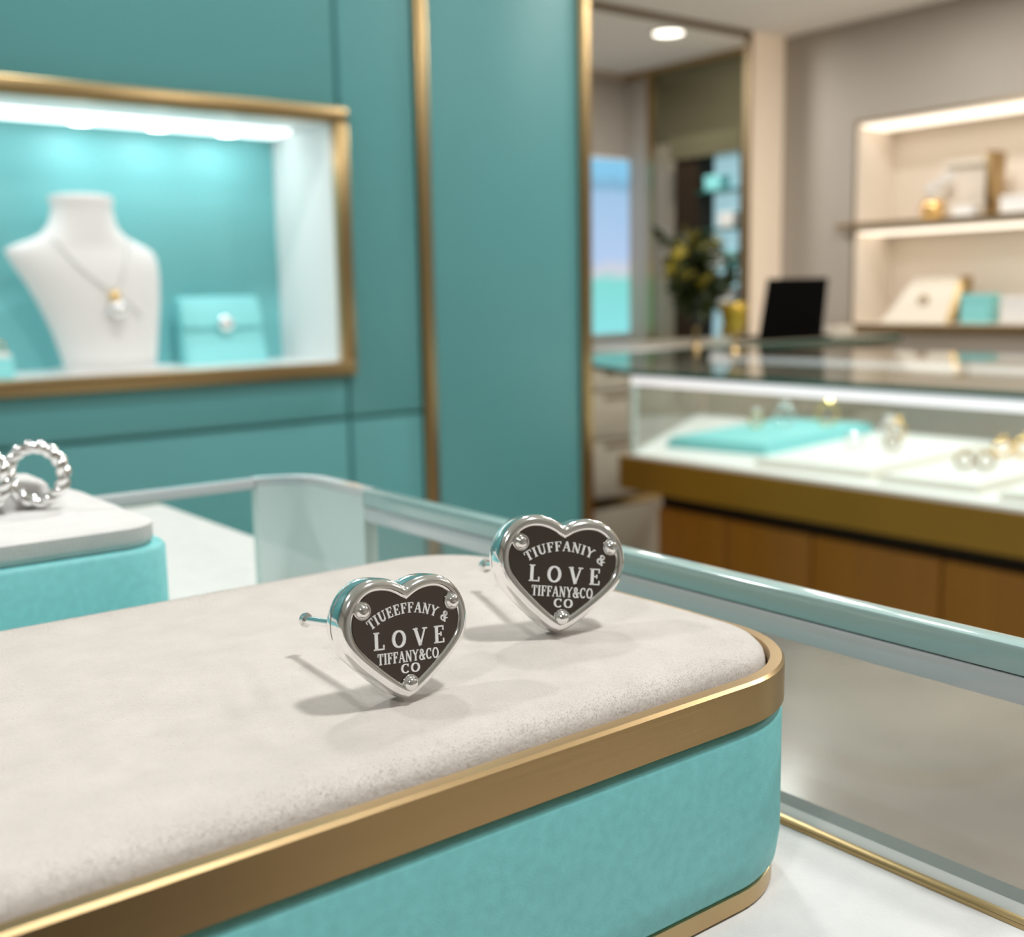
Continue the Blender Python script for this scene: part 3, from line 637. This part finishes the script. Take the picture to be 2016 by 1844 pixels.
B().lathe([(.042, 0), (.046, .006), (.050, .05), (.056, .10), (.052, .10), (.045, .05), (.04, .012)], (cx_, cy_, ZS), 20).mk('cup_body', 'gold_bright', t, True)
B().tube([(cx_ - .0, cy_ + .052 + .024 * math.sin(a), ZS + .05 + .028 * math.cos(a)) for a in np.linspace(0, math.pi, 10)], .005, 6).mk('handle', 'gold_bright', t, True)
t = thing('crystal_flower', (cx_, cy_ - .02, ZS + .10), 'pale crystal blossoms rising from the gold cup', 'ornament')
for i, (dy, dz, r_) in enumerate(((.02, .06, .026), (-.03, .085, .024), (-.085, .11, .026), (-.01, .02, .02))):
    qq = B()
    for k in range(6):
        a = k * math.pi / 3; qq.ball((cx_, cy_ + dy + r_ * .7 * math.cos(a), ZS + .10 + dz + r_ * .7 * math.sin(a)), r_ * .5, 8)
    qq.ball((cx_ - .01, cy_ + dy, ZS + .10 + dz), r_ * .35, 8); qq.tube([(cx_, cy_, ZS + .015), (cx_, cy_ + dy * .5, ZS + .08), (cx_, cy_ + dy, ZS + .10 + dz)], .002, 5)
    qq.mk('blossom', 'crystal', t, True)
# tilted cream box with a small emblem
t = thing('cream_display_box', (5.42, 3.42, ZL), 'cream slanted display board with a small gold emblem on the lower shelf', 'display board')
V = [(5.355, 3.625, ZL), (5.355, 3.245, ZL), (5.47, 3.235, ZL + .235), (5.47, 3.50, ZL + .235), (5.52, 3.625, ZL), (5.52, 3.245, ZL), (5.52, 3.235, ZL + .235), (5.52, 3.50, ZL + .235)]
mk('board', V, [[0, 1, 2, 3], [4, 5, 6, 7], [0, 1, 5, 4], [1, 2, 6, 5], [2, 3, 7, 6], [3, 0, 4, 7]], 'cream', t)
V = [(5.345, 3.2445, ZL), (5.345, 3.205, ZL), (5.46, 3.198, ZL + .235), (5.46, 3.2345, ZL + .235), (5.52, 3.2445, ZL), (5.52, 3.205, ZL), (5.52, 3.198, ZL + .235), (5.52, 3.2345, ZL + .235)]
mk('gold_side', V, [[0, 1, 2, 3], [4, 5, 6, 7], [0, 1, 5, 4], [1, 2, 6, 5], [2, 3, 7, 6], [3, 0, 4, 7]], 'gold_plain', t)
em = B()
for k in range(5):
    a = 2 * math.pi * k / 5; em.ball((5.405, 3.405 + .022 * math.cos(a), ZL + .115 + .022 * math.sin(a)), .011, 8)
em.mk('emblem', 'gold_plain', t, True)
bxo('teal_box', 5.36, 5.47, 3.015, 3.17, ZL, ZL + .145, 'teal_card', 'small teal gift box on the lower niche shelf', 'gift box')
bxo('white_box', 5.36, 5.47, 2.80, 2.955, ZL, ZL + .13, 'white', 'white gift box right of the teal box on the lower shelf', 'gift box')
for k, (a, h_) in enumerate(((2.45, .16), (2.1, .12))): bxo('white_box', 5.36, 5.47, a, a + .16, ZL, ZL + h_, 'cream', 'cream gift box on the lower shelf beyond the right picture edge' if k == 0 else 'low cream gift box on the lower shelf far beyond the picture edge', 'gift box')

# ------------------------------------------------------------------ passage beyond: glowing panel and display cabinet
t = thing('light_panel', (5.1, YF - .03, .94), 'tall glowing panel in blue and teal on the passage end wall', 'light panel')
box('panel_frame', 4.86, 5.40, YF - .03, YF, .925, 2.075, 'white', t, .003)
m, N, L, Pn = nt('screen_picture')
tc = N.new('ShaderNodeTexCoord'); sp = N.new('ShaderNodeSeparateXYZ'); L.new(tc.outputs['Generated'], sp.inputs[0])
nz = N.new('ShaderNodeTexNoise'); nz.inputs['Scale'].default_value = 3; L.new(tc.outputs['Generated'], nz.inputs[0])
ad = N.new('ShaderNodeMath'); ad.operation = 'MULTIPLY_ADD'; ad.inputs[1].default_value = .12; L.new(nz.outputs[0], ad.inputs[0]); L.new(sp.outputs['Z'], ad.inputs[2])
cr_ = N.new('ShaderNodeValToRGB'); L.new(ad.outputs[0], cr_.inputs[0]); e = cr_.color_ramp.elements
e[0].position = .0; e[0].color = (.22, .66, .70, 1); e[1].position = 1; e[1].color = (.18, .48, .70, 1)
for p_, c_ in ((.36, (.18, .60, .56, 1)), (.42, (.52, .54, .60, 1)), (.50, (.36, .50, .72, 1)), (.88, (.28, .46, .66, 1)), (.92, (.16, .34, .50, 1))):
    x_ = e.new(p_); x_.color = c_
L.new(cr_.outputs[0], Pn.inputs['Emission Color']); Pn.inputs['Emission Strength'].default_value = 1.25; Pn.inputs['Base Color'].default_value = (.05, .05, .05, 1)
M['screen'] = m
box('panel_face', 4.875, 5.388, YF - .036, YF - .0305, .945, 2.06, 'screen', t)
t = thing('display_cabinet', (5.2, 4.72, .0), 'dark shelf cabinet with bluish glass shelves in the passage', 'display cabinet')
box('side_post', 5.12, RX - .021, 4.75, 4.925, .10, 1.99, 'dark', t); box('side_post', 5.12, RX - .021, 4.40, 4.42, .10, 1.99, 'dark', t)
box('valance', 5.10, RX - .021, 4.40, 4.95, 1.99, 2.12, 'mirror_olive', t); box('base_unit', 5.10, RX - .021, 4.40, 4.925, 0, .10, 'dark', t)
M['cab'] = mat('backlit_blue', (.3, .45, .47), .4, emit=(.45, .72, .80), es=.75)
box('lit_back', RX - .03, RX - .0215, 4.4205, 4.7495, .10, 1.99, 'cab', t)
for z in (.9, 1.12, 1.34, 1.56, 1.78): box('glass_shelf', 5.12, RX - .031, 4.4205, 4.7495, z, z + .012, 'edge_dark', t)
for k, (y, z, m_, w) in enumerate(((4.55, 1.572, 'white', .06), (4.64, 1.352, 'white', .07), (4.52, 1.352, 'teal_card', .05), (4.58, 1.132, 'white', .08), (4.66, 1.792, 'teal_card', .06), (4.53, .912, 'amber', .05))):
    bxo('gift_box', 5.15, 5.25, y - w, y + w, z, z + .09, m_, ['white box on the middle shelf of the dark cabinet', 'white box left on the lower-middle shelf of the dark cabinet', 'teal box right on the lower-middle shelf of the dark cabinet', 'wide white box low in the dark cabinet', 'teal box on the top shelf of the dark cabinet', 'amber box on the lowest shelf of the dark cabinet'][k], 'gift box')
